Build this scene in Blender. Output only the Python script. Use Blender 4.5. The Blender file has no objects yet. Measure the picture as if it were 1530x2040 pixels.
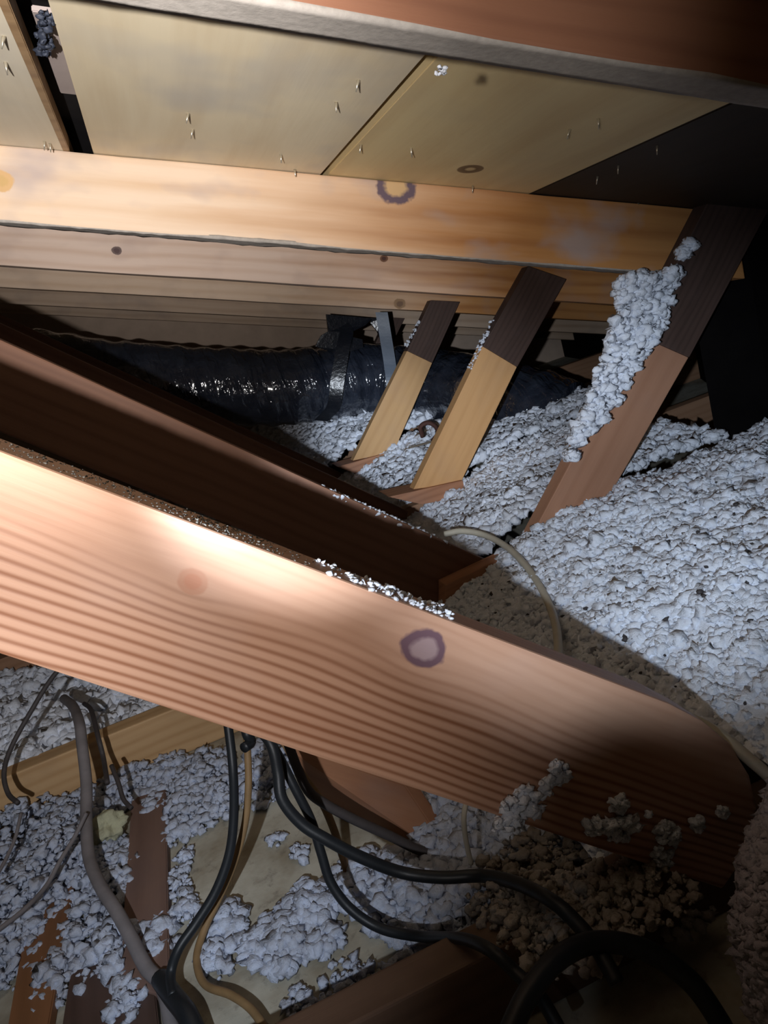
import bpy, bmesh, math, random
import numpy as np
from mathutils import Vector, Matrix, noise

random.seed(7)
rng = np.random.default_rng(7)
SC = bpy.context.scene
COL = SC.collection

# ------------------------------------------------------------------ camera
F = 1530.0
H = 0.665                      # lens height above the ceiling boards that form the attic floor


def frame(vp, tilt):
    c = np.array([765.0, 1020.0])
    v = np.array([vp[0] - c[0], vp[1] - c[1], F])
    yc = v / np.linalg.norm(v)
    n = np.cross(v, np.array([1.0, -math.tan(math.radians(tilt)), 0.0]))
    n /= np.linalg.norm(n)
    if n[1] > 0:
        n = -n
    return np.array([np.cross(yc, n), yc, n])


RC = frame((310, 722), 17.0)
W = lambda c: Vector(RC @ np.array(c, float))          # camera axes -> room axes
cam_d = bpy.data.cameras.new('camera')
cam = bpy.data.objects.new('camera', cam_d)
COL.objects.link(cam)
cam_d.sensor_fit = 'HORIZONTAL'
cam_d.sensor_width = 36.0
cam_d.lens = 36.0
cam_d.clip_start = 0.02
m = Matrix.Identity(4)
for i, c in enumerate(((1, 0, 0), (0, -1, 0), (0, 0, -1))):
    w = W(c)
    for k in range(3):
        m[k][i] = w[k]
m[2][3] = H
cam.matrix_world = m
SC.camera = cam

# ------------------------------------------------------------------ light
world = bpy.data.worlds.new('world')
SC.world = world
world.use_nodes = True
bg = world.node_tree.nodes['Background']
bg.inputs[0].default_value = (1.0, 0.78, 0.55, 1)
bg.inputs[1].default_value = 0.020

LAMP_CAM = (-0.125, 0.060, -0.15)                      # handheld phone torch, beside and behind the lens


def torch(name, aim, energy, color, angle, blend):
    ld = bpy.data.lights.new(name, 'SPOT')
    lamp = bpy.data.objects.new(name, ld)
    COL.objects.link(lamp)
    lamp.location = W(LAMP_CAM) + Vector((0, 0, H))
    aimv = np.array(((aim[0] - 765) / F, (aim[1] - 1020) / F, 1.0)) * 1.5 - np.array(LAMP_CAM)
    lamp.rotation_euler = W(aimv).to_track_quat('-Z', 'Y').to_euler()
    ld.energy = energy
    ld.color = color
    ld.spot_size = math.radians(angle)
    ld.spot_blend = blend
    ld.shadow_soft_size = 0.008


WARM, COOL = (1.0, 0.95, 0.91), (0.76, 0.87, 1.0)  # one torch position, with extra spots added to brighten separate areas
torch('torch_spill', (330, 1130), 16.0, (1.0, 0.93, 0.89), 66, 1.0)
torch('torch_spill_edge', (-60, 940), 14.0, (0.97, 0.97, 1.0), 50, 1.0)
torch('torch_upper_beam', (350, 280), 52.0, WARM, 48, 1.0)
torch('torch_upper_edge', (100, 60), 42.0, WARM, 50, 1.0)
torch('torch_upper_right', (900, 150), 17.0, WARM, 36, 1.0)
torch('torch_hotspot', (800, 830), 115.0, COOL, 22, 1.0)
torch('torch_hotspot_core', (680, 848), 125.0, COOL, 11.5, 1.0)
torch('torch_right_beam', (930, 690), 18.0, WARM, 27, 1.0)
torch('fill_side', (1310, 950), 54.0, COOL, 31, 1.0)
torch('fill_side_top', (1290, 640), 16.0, COOL, 20, 1.0)
torch('torch_low_spill', (150, 1650), 11.5, COOL, 50, 1.0)
torch('torch_low_beam', (600, 1770), 13.0, COOL, 26, 1.0)
torch('fill_low_right', (1590, 1780), 9.0, COOL, 24, 1.0)

SC.view_settings.view_transform = 'Standard'
SC.view_settings.look = 'None'
SC.view_settings.exposure = 0.0
SC.view_settings.gamma = 1.0
SC.view_settings.use_curve_mapping = False
SC.cycles.max_bounces = 6
SC.cycles.diffuse_bounces = 4


# ------------------------------------------------------------------ picking points in the room
def ray(px, py):
    return RC @ np.array([px - 765.0, py - 1020.0, F])


def PY(px, py, Y):
    r = ray(px, py)
    r = r * (Y / r[1])
    return Vector((r[0], r[1], r[2] + H))


def PZ(px, py, z):
    """z is measured from the lens height"""
    r = ray(px, py)
    r = r * (z / r[2])
    return Vector((r[0], r[1], r[2] + H))


# ------------------------------------------------------------------ object helpers
def tag(o, label=None, cat=None, group=None, kind=None):
    if label: o['label'] = label
    if cat: o['category'] = cat
    if group: o['group'] = group
    if kind: o['kind'] = kind
    return o


def link(name, me, mat, parent=None, M=None):
    o = bpy.data.objects.new(name, me)
    COL.objects.link(o)
    if mat and not me.materials:
        me.materials.append(mat)
    if M is not None:
        o.matrix_world = M
    if parent is not None:
        o.parent = parent
        o.matrix_parent_inverse = parent.matrix_world.inverted() if M is not None else Matrix.Identity(4)
    return o


def bm_mesh(name, bm, smooth=False):
    me = bpy.data.meshes.new(name)
    bmesh.ops.recalc_face_normals(bm, faces=bm.faces)
    bm.to_mesh(me)
    bm.free()
    if smooth:
        me.polygons.foreach_set('use_smooth', [True] * len(me.polygons))
    return me


def prism(name, quad, y0, y1, mat, parent=None, bevel=0.002, axis=None, wobble=0.0):
    """A timber: outline quad [(x,z)...] in a truss plane (first two points = top edge left to right),
    from depth y0 to y1.  The object's own X runs along the grain."""
    pts = [Vector((p[0], 0, p[1])) for p in quad]
    if axis is None:
        d = (pts[1] - pts[0]).normalized() + (pts[2] - pts[3]).normalized()
    else:
        d = Vector((axis[0], 0, axis[1]))
    d.normalize()
    o = sum(pts, Vector()) / len(pts)
    o.y = y1
    up = Vector((0, 1, 0))
    zc = d.cross(up).normalized()
    R = Matrix((d, up, zc)).transposed().to_4x4()
    M = Matrix.Translation(o) @ R
    Mi = M.inverted()
    bm = bmesh.new()
    rows = []
    for y in (y0, y1):
        rows.append([bm.verts.new(Mi @ Vector((p.x, y, p.z))) for p in pts])
    n = len(pts)
    bm.faces.new(rows[0])
    bm.faces.new(rows[1][::-1])
    for i in range(n):
        j = (i + 1) % n
        bm.faces.new((rows[0][j], rows[0][i], rows[1][i], rows[1][j]))
    bmesh.ops.recalc_face_normals(bm, faces=bm.faces)
    if wobble:
        long = [e for e in bm.edges if e.calc_length() > 0.25]
        bmesh.ops.subdivide_edges(bm, edges=long, cuts=24, use_grid_fill=True)
        for v in bm.verts:
            q = noise.noise_vector(v.co * 7 + o * 3)
            v.co += Vector((0, q.y, q.z)) * wobble
    if bevel:
        sharp = [e for e in bm.edges if len(e.link_faces) == 2 and e.calc_face_angle() > 0.8]
        bmesh.ops.bevel(bm, geom=sharp, offset=bevel, segments=2, affect='EDGES', profile=0.6)
    return link(name, bm_mesh(name, bm), mat, parent, M)


def box(name, c, dx, dy, dz, mat, parent=None, bevel=0.002, axes=None, jag=0.0):
    """box of size dx,dy,dz about c; axes = 3x3 orientation"""
    bm = bmesh.new()
    bmesh.ops.create_cube(bm, size=1.0)
    for v in bm.verts:
        v.co = Vector((v.co.x * dx, v.co.y * dy, v.co.z * dz))
    if jag:
        bmesh.ops.subdivide_edges(bm, edges=[e for e in bm.edges], cuts=9, use_grid_fill=True)
        for v in bm.verts:
            v.co += noise.noise_vector(v.co * 40) * jag
    elif bevel:
        bmesh.ops.bevel(bm, geom=list(bm.edges), offset=bevel, segments=2, affect='EDGES')
    M = Matrix.Translation(c)
    if axes is not None:
        M = M @ axes.to_4x4()
    return link(name, bm_mesh(name, bm), mat, parent, M)


def catmull(pts, n=10):
    P = [pts[0] * 2 - pts[1]] + list(pts) + [pts[-1] * 2 - pts[-2]]
    out = []
    for i in range(1, len(P) - 2):
        for k in range(n):
            t = k / n
            a, b, c, d = P[i - 1], P[i], P[i + 1], P[i + 2]
            out.append(0.5 * ((2 * b) + (c - a) * t + (2 * a - 5 * b + 4 * c - d) * t * t + (3 * b - a - 3 * c + d) * t ** 3))
    out.append(P[-2].copy())
    return out


def tube(name, pts, r, mat, parent=None, n=10, seg=10, flat=1.0, taper=None, rfun=None, caps=True):
    path = catmull([Vector(p) for p in pts], n)
    org = path[0].copy()
    bm = bmesh.new()
    rings = []
    T = (path[1] - path[0]).normalized()
    N = T.orthogonal().normalized()
    for i, p in enumerate(path):
        T2 = (path[min(i + 1, len(path) - 1)] - path[max(i - 1, 0)]).normalized()
        N = (N - T2 * N.dot(T2)).normalized()
        B = T2.cross(N)
        rr = r if taper is None else r + (taper - r) * i / (len(path) - 1)
        ring = []
        for k in range(seg):
            a = 2 * math.pi * k / seg
            q = rr if rfun is None else rfun(i / (len(path) - 1), a, rr)
            ring.append(bm.verts.new(p - org + N * math.cos(a) * q + B * math.sin(a) * q * flat))
        rings.append(ring)
    for a, b in zip(rings, rings[1:]):
        for k in range(seg):
            bm.faces.new((a[k], a[(k + 1) % seg], b[(k + 1) % seg], b[k]))
    if caps:
        bm.faces.new(rings[0][::-1])
        bm.faces.new(rings[-1])
    return link(name, bm_mesh(name, bm, True), mat, parent, Matrix.Translation(org))


# ------------------------------------------------------------------ materials
class NT:
    def __init__(s, name):
        s.m = bpy.data.materials.new(name)
        s.m.use_nodes = True
        s.t = s.m.node_tree
        s.b = s.t.nodes['Principled BSDF']

    def n(s, typ, **kw):
        nd = s.t.nodes.new(typ)
        for k, v in kw.items():
            if k.startswith('i_'):
                key = k[2:]
                key = int(key) if key.isdigit() else key.replace('_', ' ')
                s.set(nd.inputs[key], v)
            else:
                setattr(nd, k, v)
        return nd

    def set(s, sock, v):
        if isinstance(v, bpy.types.NodeSocket):
            s.t.links.new(v, sock)
        else:
            sock.default_value = v

    def math(s, op, a, b=None, clamp=False):
        nd = s.t.nodes.new('ShaderNodeMath')
        nd.operation = op
        nd.use_clamp = clamp
        s.set(nd.inputs[0], a)
        if b is not None:
            s.set(nd.inputs[1], b)
        return nd.outputs[0]

    def vmath(s, op, a, b=None):
        nd = s.t.nodes.new('ShaderNodeVectorMath')
        nd.operation = op
        s.set(nd.inputs[0], a)
        if b is not None:
            s.set(nd.inputs[1], b)
        return nd.outputs['Value' if op in ('LENGTH', 'DISTANCE', 'DOT_PRODUCT') else 'Vector']

    def noise(s, vec, scale, detail=4, rough=0.6, dist=0.0):
        nd = s.n('ShaderNodeTexNoise')
        s.set(nd.inputs['Vector'], vec)
        nd.inputs['Scale'].default_value = scale
        nd.inputs['Detail'].default_value = detail
        nd.inputs['Roughness'].default_value = rough
        nd.inputs['Distortion'].default_value = dist
        return nd.outputs[0]

    def ramp(s, fac, stops):
        nd = s.n('ShaderNodeValToRGB')
        s.set(nd.inputs[0], fac)
        e = nd.color_ramp.elements
        while len(e) < len(stops):
            e.new(0.5)
        for el, (p, c) in zip(e, stops):
            el.position = p
            el.color = (c, c, c, 1) if isinstance(c, (int, float)) else (*c, 1)
        return nd.outputs[0]

    def mix(s, f, a, b, mode='MIX'):
        nd = s.n('ShaderNodeMix', data_type='RGBA', blend_type=mode)
        s.set(nd.inputs[0], f)
        for q, v in ((6, a), (7, b)):
            s.set(nd.inputs[q], (*v, 1) if isinstance(v, tuple) and len(v) == 3 else v)
        return nd.outputs[2]

    def scale(s, vec, sc):
        return s.vmath('MULTIPLY', vec, sc)

    def bump(s, h, strength=0.3, dist=0.01):
        nd = s.n('ShaderNodeBump')
        nd.inputs['Strength'].default_value = strength
        nd.inputs['Distance'].default_value = dist
        s.set(nd.inputs['Height'], h)
        s.t.links.new(nd.outputs[0], s.b.inputs['Normal'])

    def done(s, col=None, rough=0.7, spec=0.3):
        if col is not None:
            s.set(s.b.inputs['Base Color'], (*col, 1) if isinstance(col, tuple) and len(col) == 3 else col)
        s.set(s.b.inputs['Roughness'], rough)
        s.b.inputs['Specular IOR Level'].default_value = spec
        return s.m


def wood(name, light, dark, rings=28.0, line=0.5, seed=0.0, knots=(), stain=0.25, stain_col=(0.30, 0.22, 0.19),
         grad=None, spec=0.25, rough=0.6, end_tint=None):
    """Sawn softwood; object X is the grain.  knots: (x, z, radius, core colour, ring colour) in object metres.
    grad: (z0, z1) limits the close straight grain lines to that part of the board's width."""
    t = NT(name)
    oc = t.n('ShaderNodeTexCoord').outputs['Object']
    p = t.vmath('ADD', oc, (seed * 3.1, seed * 1.7, seed * 2.3))
    sep = t.n('ShaderNodeSeparateXYZ', i_0=oc)
    warp = t.math('SUBTRACT', t.noise(t.scale(p, (1.6, 3, 5)), 1.0, 2), 0.5)
    bend = warp
    z = t.math('ADD', sep.outputs[2], t.math('MULTIPLY', sep.outputs[1], 0.6))
    for (kx, kz, kr, *_c) in knots:                          # the grain swerves round a knot
        dx = t.math('MULTIPLY', t.math('SUBTRACT', sep.outputs[0], kx), 0.6 / kr)
        dz = t.math('MULTIPLY', t.math('SUBTRACT', sep.outputs[2], kz), 1.0 / kr)
        d2 = t.math('ADD', t.math('MULTIPLY', dx, dx), t.math('MULTIPLY', dz, dz))
        push = t.math('DIVIDE', t.math('MULTIPLY', dz, -0.6 * kr), t.math('ADD', d2, 0.6))
        z = t.math('ADD', z, push)
    z = t.math('ADD', z, t.math('MULTIPLY', bend, 0.05))
    ph = t.math('MULTIPLY', t.math('ADD', z, seed), rings * 6.283 / 0.1 * 0.5)
    band = t.math('MULTIPLY', t.math('ADD', t.math('SINE', ph), 1.0), 0.5)
    band = t.math('POWER', band, 2.2)
    if grad:
        g = t.n('ShaderNodeMapRange', i_0=t.math('ADD', sep.outputs[2], t.math('MULTIPLY', warp, 0.03)), i_1=grad[0], i_2=grad[1], i_3=1.0, i_4=0.12)
        band = t.math('MULTIPLY', band, g.outputs[0])
    fibre = t.noise(t.scale(p, (6, 160, 160)), 1.0, 4, 0.65)
    streak = t.noise(t.scale(p, (2.2, 26, 26)), 1.0, 3, 0.6)
    f = t.math('MULTIPLY', band, line)
    f = t.math('ADD', f, t.math('MULTIPLY', t.math('SUBTRACT', streak, 0.45), 1.1))
    f = t.math('ADD', f, t.math('MULTIPLY', t.math('SUBTRACT', fibre, 0.5), 0.35), clamp=True)
    col = t.mix(f, light, dark)
    if end_tint:                                                # redder, deeper tone towards one end
        hx = t.n('ShaderNodeMapRange', i_0=t.math('ADD', sep.outputs[0], t.math('MULTIPLY', t.math('SUBTRACT', streak, 0.5), 0.5)), i_1=end_tint[0], i_2=end_tint[1], i_3=0.0, i_4=1.0)
        col = t.mix(hx.outputs[0], col, t.mix(f, end_tint[2], end_tint[3]))
    blot = t.ramp(t.noise(t.scale(p, (7, 11, 11)), 1.0, 3, 0.55), [(0.52, 0.0), (0.72, 1.0)])
    col = t.mix(t.math('MULTIPLY', blot, stain), col, stain_col)
    for (kx, kz, kr, core, ring) in knots:
        w = t.math('MULTIPLY', t.math('SUBTRACT', t.noise(t.scale(oc, (60, 0, 60)), 1.0, 2), 0.5), 0.55)
        dx = t.math('MULTIPLY', t.math('SUBTRACT', sep.outputs[0], kx), 0.8 / kr)
        dz = t.math('MULTIPLY', t.math('SUBTRACT', sep.outputs[2], kz), 1.0 / kr)
        d = t.math('SQRT', t.math('ADD', t.math('MULTIPLY', dx, dx), t.math('MULTIPLY', dz, dz)))
        d = t.math('ADD', d, w)
        col = t.mix(t.ramp(d, [(0.85, 1.0), (1.0, 0.0)]), col, ring)
        col = t.mix(t.ramp(d, [(0.42, 1.0), (0.62, 0.0)]), col, core)
    t.bump(t.math('ADD', t.math('MULTIPLY', fibre, 0.6), t.math('MULTIPLY', band, -0.3)), 0.25, 0.002)
    return t.done(col, rough, spec)


def plain(name, col, rough=0.6, spec=0.3, var=0.25, sc=40.0, bump=0.2, metal=0.0):
    t = NT(name)
    oc = t.n('ShaderNodeTexCoord').outputs['Object']
    nz = t.noise(oc, sc, 4, 0.6)
    c = t.mix(t.math('MULTIPLY', nz, var * 2), col, tuple(v * 0.4 for v in col))
    if bump:
        t.bump(nz, bump, 0.003)
    t.b.inputs['Metallic'].default_value = metal
    return t.done(c, rough, spec)


def fluff_mat(name, a, b, sc=60):
    t = NT(name)
    oc = t.n('ShaderNodeTexCoord').outputs['Object']
    n1 = t.noise(oc, sc, 6, 0.7)
    n2 = t.noise(oc, 9, 3, 0.6)
    f = t.ramp(n1, [(0.34, 1.0), (0.56, 0.0)])
    c = t.mix(t.math('MULTIPLY', f, 0.5), a, b)
    c = t.mix(t.math('MULTIPLY', t.ramp(n2, [(0.45, 0.0), (0.75, 1.0)]), 0.35), c, b)
    t.bump(t.noise(oc, sc * 4, 4, 0.75), 0.6, 0.004)
    return t.done(c, 0.95, 0.1)


TAN, PALE = (0.60, 0.40, 0.22), (0.74, 0.55, 0.37)
M_FLUFF = fluff_mat('loose_fill', (0.82, 0.86, 0.95), (0.60, 0.62, 0.68))
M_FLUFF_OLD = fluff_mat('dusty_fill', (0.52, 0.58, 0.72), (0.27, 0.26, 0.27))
M_DUST = plain('grey_dust', (0.50, 0.46, 0.42), 0.95, 0.1, 0.4, 120)
M_DUST2 = plain('brown_grey_dust', (0.20, 0.185, 0.16), 0.95, 0.1, 0.4, 120)
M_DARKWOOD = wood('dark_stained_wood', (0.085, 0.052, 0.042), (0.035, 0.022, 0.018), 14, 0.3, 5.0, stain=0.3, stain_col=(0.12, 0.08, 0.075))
M_REDWOOD = wood('reddish_wood', (0.42, 0.20, 0.11), (0.24, 0.10, 0.055), 12, 0.4, 3.3)
M_NAIL = plain('nail_steel', (0.75, 0.70, 0.58), 0.3, 0.5, 0.2, 80, 0, 0.8)
M_BLACK = plain('black_rubber', (0.016, 0.019, 0.023), 0.45, 0.35, 0.3, 60, 0.1)
M_TANCABLE = plain('tan_sheath', (0.30, 0.19, 0.09), 0.6, 0.3, 0.4, 50)
M_GREYCABLE = plain('grey_sheath', (0.26, 0.24, 0.25), 0.6, 0.3, 0.5, 30)
M_CREAM = plain('cream_sheath', (0.62, 0.57, 0.46), 0.5, 0.35, 0.3, 30)
M_DARKWIRE = plain('dark_wire', (0.07, 0.06, 0.06), 0.6, 0.3, 0.4, 50)

# ------------------------------------------------------------------ truss geometry (room coordinates relative to the lens)
YT = [0.55, 1.32, 1.94, 2.60, 3.28, 3.95]
TH = 0.040
SL = -0.338


def XZ(p, Y):
    v = PY(p[0], p[1], Y)
    return (v.x, v.z)


def roof_z(x):                                              # underside of the roof boards
    return H + 0.360 - 0.331 * (x + 0.101)


# ---- structure: attic floor boards, roof felt, far walls
def plane_obj(name, verts, mat, thick=0.0):
    bm = bmesh.new()
    vs = [bm.verts.new(v) for v in verts]
    f = bm.faces.new(vs)
    if thick:
        r = bmesh.ops.extrude_face_region(bm, geom=[f])
        nn = Vector((0, 0, thick))
        for g in r['geom']:
            if isinstance(g, bmesh.types.BMVert):
                g.co += nn
    return link(name, bm_mesh(name, bm), mat)


t = NT('plasterboard')
oc = t.n('ShaderNodeTexCoord').outputs['Object']
n1 = t.noise(oc, 5, 5, 0.65)
n2 = t.noise(oc, 38, 5, 0.7)
c = t.mix(t.ramp(n1, [(0.42, 0.0), (0.68, 1.0)]), (0.46, 0.44, 0.37), (0.22, 0.18, 0.12))
c = t.mix(t.math('MULTIPLY', t.ramp(n2, [(0.55, 0.0), (0.7, 1.0)]), 0.6), c, (0.14, 0.12, 0.10))
t.bump(n2, 0.4, 0.003)
M_PLASTER = t.done(c, 0.9, 0.15)
fl = plane_obj('floor', [(-2.2, -0.8, 0), (2.6, -0.8, 0), (2.6, 5.2, 0), (-2.2, 5.2, 0)], M_PLASTER, -0.013)
tag(fl, kind='structure')

M_FELT = plain('roofing_felt', (0.022, 0.020, 0.022), 0.9, 0.1, 0.5, 25)
cl = plane_obj('ceiling', [(x, y, roof_z(x) + 0.045) for x, y in ((-1.6, -0.9), (2.45, -0.9), (2.45, 5.2), (-1.6, 5.2))], M_FELT, 0.01)
tag(cl, kind='structure')
M_WALLD = plain('old_gable_board', (0.62, 0.48, 0.38), 0.85, 0.1, 0.3, 12)
wb = plane_obj('wall_back', [(-2.2, 4.25, 0), (2.3, 4.25, 0), (2.3, 4.25, roof_z(2.3) - 0.002), (-1.6, 4.25, roof_z(-1.6) - 0.002), (-2.2, 4.25, roof_z(-1.6) - 0.002)], M_WALLD)
tag(wb, kind='structure')
M_EAVE = plain('eave_shade', (0.007, 0.006, 0.006), 0.95, 0.05, 0.5, 18)  # near-black colour stands in for the unlit space at the eave
WALL = [(1.20, 0.70), (1.20, 1.385), (1.085, 1.43), (1.62, 1.95), (1.95, 2.6), (2.28, 4.24)]  # kinked sheet added to keep the space beyond the nearest strut dark


def wall_x(y):
    return float(np.interp(y, [p[1] for p in WALL], [p[0] for p in WALL]))


bm = bmesh.new()
cols = [(bm.verts.new((x, y, 0)), bm.verts.new((x, y, roof_z(x) - 0.001))) for x, y in WALL]
for a, b in zip(cols, cols[1:]):
    bm.faces.new((a[0], b[0], b[1], a[1]))
we = link('wall_right_shade', bm_mesh('wall_right_shade', bm), M_EAVE)
tag(we, kind='structure')


# ---- roof boards with nail points
def ply_mat(name, a, b, seed, dirt=0.25, knots=(), cold=(0.42, 0.42, 0.40)):
    t = NT(name)
    oc = t.n('ShaderNodeTexCoord').outputs['Object']
    p = t.vmath('ADD', oc, (seed, seed * 2, seed * 3))
    s1 = t.noise(t.scale(p, (16, 2.0, 6)), 1.0, 3, 0.55, 0.6)
    s2 = t.noise(t.scale(p, (110, 5, 20)), 1.0, 4, 0.6)
    bl = t.noise(t.scale(p, (5, 3.5, 4)), 1.0, 3, 0.6)
    f = t.math('ADD', t.math('MULTIPLY', t.math('SUBTRACT', s1, 0.38), 1.5), t.math('MULTIPLY', t.math('SUBTRACT', s2, 0.5), 0.35), clamp=True)
    c = t.mix(f, a, b)
    c = t.mix(t.math('MULTIPLY', t.ramp(bl, [(0.5, 0.0), (0.7, 1.0)]), dirt), c, cold)
    sep = t.n('ShaderNodeSeparateXYZ', i_0=oc)
    for (kx, ky, kr) in knots:
        dx = t.math('MULTIPLY', t.math('SUBTRACT', sep.outputs[0], kx), 1 / kr)
        dy = t.math('MULTIPLY', t.math('SUBTRACT', sep.outputs[1], ky), 0.75 / kr)
        d = t.math('SQRT', t.math('ADD', t.math('MULTIPLY', dx, dx), t.math('MULTIPLY', dy, dy)))
        c = t.mix(t.ramp(d, [(0.25, (0.2)), (0.45, 0.9), (0.9, 0.8), (1.1, 0.0)]), c, (0.10, 0.055, 0.03))
    t.bump(s2, 0.12, 0.002)
    return t.done(c, 0.65, 0.25)


def on_roof(px, py):
    r = ray(px, py)
    # z = .360 - .331 (x+.101)
    k = (0.360 - 0.331 * 0.101) / (r[2] + 0.331 * r[0])
    return Vector((r[0] * k, r[1] * k, r[2] * k + H))


ang = math.atan(0.331)
RROOF = Matrix.Rotation(ang, 3, 'Y')
PT = 0.018


def roof_local(px, py, x0, x1):
    xc = (x0 + x1) / 2
    c = Vector((xc, 1.925, roof_z(xc))) + RROOF @ Vector((0, 0, PT / 2))
    q = RROOF.transposed() @ (on_roof(px, py) - c)
    return (q.x, q.y)


def panel(x0, x1, mat, label, nails, group='roof boards between the rafters'):
    y0, y1 = -0.75, 4.6
    xc = (x0 + x1) / 2
    c = Vector((xc, (y0 + y1) / 2, roof_z(xc))) + RROOF @ Vector((0, 0, PT / 2))
    o = box('roof_board', c, (x1 - x0) / math.cos(ang), y1 - y0, PT, mat, None, 0.0015, RROOF)
    tag(o, label, 'roof board', group)
    dn = RROOF @ Vector((0, 0, -1))
    for (px, py) in nails:
        q = on_roof(px, py)
        bm = bmesh.new()
        bmesh.ops.create_cone(bm, cap_ends=True, segments=8, radius1=0.0022, radius2=0.0006, depth=0.013)
        tilt = Matrix.Rotation(random.uniform(-.25, .25), 4, 'X') @ Matrix.Rotation(random.uniform(-.25, .25), 4, 'Y')
        M = Matrix.Translation(q + dn * 0.0055) @ dn.to_track_quat('Z', 'Y').to_matrix().to_4x4() @ tilt
        link('nail', bm_mesh('nail', bm, True), M_NAIL, o, M)
    return o


panel(-1.15, -0.018, ply_mat('plywood_a', (0.80, 0.72, 0.57), (0.64, 0.54, 0.38), 1.0),
      'pale plywood roof board left of the wide dark gap', [(88, 282), (12, 125), (100, 286), (5, 72)])
panel(0.021, 0.3555, ply_mat('plywood_b', (0.78, 0.68, 0.49), (0.60, 0.46, 0.28), 4.0, 0.75, cold=(0.52, 0.49, 0.44)),
      'pale plywood roof board between the wide gap and the thin seam', [(373, 226), (382, 258), (670, 203), (712, 160), (588, 337), (560, 308)])
panel(0.3665, 0.716, ply_mat('plywood_c', (0.76, 0.61, 0.34), (0.58, 0.40, 0.19), 7.3, 0.25, knots=(roof_local(937, 337, 0.3665, 0.716) + (0.021,),), cold=(0.5, 0.44, 0.32)),
      'golden plywood roof board with an oval knot, right of the thin seam', [(820, 296), (1193, 237), (1133, 258), (942, 370), (718, 288)])
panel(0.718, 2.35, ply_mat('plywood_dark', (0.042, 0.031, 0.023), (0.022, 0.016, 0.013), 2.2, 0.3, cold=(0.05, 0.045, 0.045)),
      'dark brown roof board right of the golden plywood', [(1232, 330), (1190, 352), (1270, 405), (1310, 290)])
# pale strip and dirt inside the wide gap
pc = (on_roof(128, 60) + on_roof(165, 225)) / 2
st = box('gap_strip', Vector((0.0165, pc.y, roof_z(0.0165) + 0.021)), 0.022, (on_roof(128, 95) - on_roof(165, 235)).length, 0.006, plain('pale_strip', (0.46, 0.39, 0.37), 0.8, 0.2, 0.2, 20), None, 0.001, RROOF)
tag(st, 'short pale wood strip lying above the wide gap between two roof boards', 'wood strip')
es = box('edge_batten', Vector((-0.0125, 1.6, roof_z(-0.0125) + 0.0095)), 0.010, 4.4, 0.019, wood('edge_wood', (0.40, 0.26, 0.14), (0.24, 0.14, 0.07), 8, 0.4, 2.9), None, 0.001, RROOF)
tag(es, 'narrow brown batten along the edge of the wide gap between roof boards', 'batten')
V_ = [on_roof(92 + random.uniform(-10, 14), random.uniform(38, 120)) + Vector((0, 0, random.uniform(0.0, 0.012))) for _ in range(60)]


# ---- rafters
def rafter(k, p0, p1, depth, mat, label, x0=-1.3, x1=1.2):
    """p0,p1: two points (x,z) on the bottom edge"""
    if k == 1:
        x1 = 1.13
    elif k > 1:
        x1 = wall_x(YT[k]) - 0.015
    s = (p1[1] - p0[1]) / (p1[0] - p0[0])
    zb = lambda x: p0[1] + s * (x - p0[0])
    q = [(x0, min(zb(x0) + depth, roof_z(x0) - 0.001)), (x1, min(zb(x1) + depth, roof_z(x1) - 0.001)), (x1, zb(x1)), (x0, zb(x0))]
    q[0] = (x0, roof_z(x0) - 0.001)
    q[1] = (x1, roof_z(x1) - 0.001)
    o = prism('rafter', q, YT[k], YT[k] + TH, mat, None, 0.003, wobble=0.0015)
    return tag(o, label, 'rafter', 'rafters under the roof boards')


def local(o_center, axis, P):
    d = Vector((axis[0], 0, axis[1])).normalized()
    z = d.cross(Vector((0, 1, 0))).normalized()
    v = Vector((P[0] - o_center[0], 0, P[1] - o_center[1]))
    return v.dot(d), v.dot(z)


b0, b1 = XZ((0, 440), YT[1]), XZ((1340, 545), YT[1])
axA = Vector((1, 0, SL)).normalized()


def knot_at(k, px, py, r, core, ring, x0=-1.3, x1=1.2, base=b0, sl=None):
    x1 = 1.13 if k == 1 else wall_x(YT[k]) - 0.015
    s = sl if sl is not None else (b1[1] - b0[1]) / (b1[0] - b0[0])
    zb = lambda x: base[1] + s * (x - base[0])
    qs = [(x0, roof_z(x0) - 0.001), (x1, roof_z(x1) - 0.001), (x1, zb(x1)), (x0, zb(x0))]
    c = (sum(a[0] for a in qs) / 4, sum(a[1] for a in qs) / 4)
    d = (Vector((qs[1][0] - qs[0][0], qs[1][1] - qs[0][1])).normalized() + Vector((qs[2][0] - qs[3][0], qs[2][1] - qs[3][1])).normalized())
    P = XZ((px, py), YT[k])
    l = local(c, (d.x, d.y), P)
    return (l[0], l[1], r, core, ring)


PURP = (0.14, 0.10, 0.13)
END_TINT = (0.20, 0.85, (0.56, 0.27, 0.095), (0.33, 0.125, 0.04))
M_RA = wood('rafter_pale', (0.74, 0.58, 0.44), (0.60, 0.40, 0.24), 5, 0.35, 0.3, stain=0.75, stain_col=(0.42, 0.35, 0.34), end_tint=END_TINT,
            knots=(knot_at(1, 788, 372, 0.030, (0.62, 0.42, 0.22), PURP), knot_at(1, 0, 360, 0.016, (0.55, 0.36, 0.15), (0.6, 0.38, 0.18))))
M_RB = wood('rafter_pinkish', (0.74, 0.58, 0.48), (0.58, 0.40, 0.29), 7, 0.45, 1.9, end_tint=END_TINT, stain=0.35, stain_col=(0.38, 0.28, 0.26),
            knots=(knot_at(2, 232, 499, 0.010, (0.10, 0.06, 0.06), (0.16, 0.11, 0.10)), knot_at(2, 765, 515, 0.009, (0.10, 0.05, 0.04), (0.2, 0.1, 0.06))))
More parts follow.
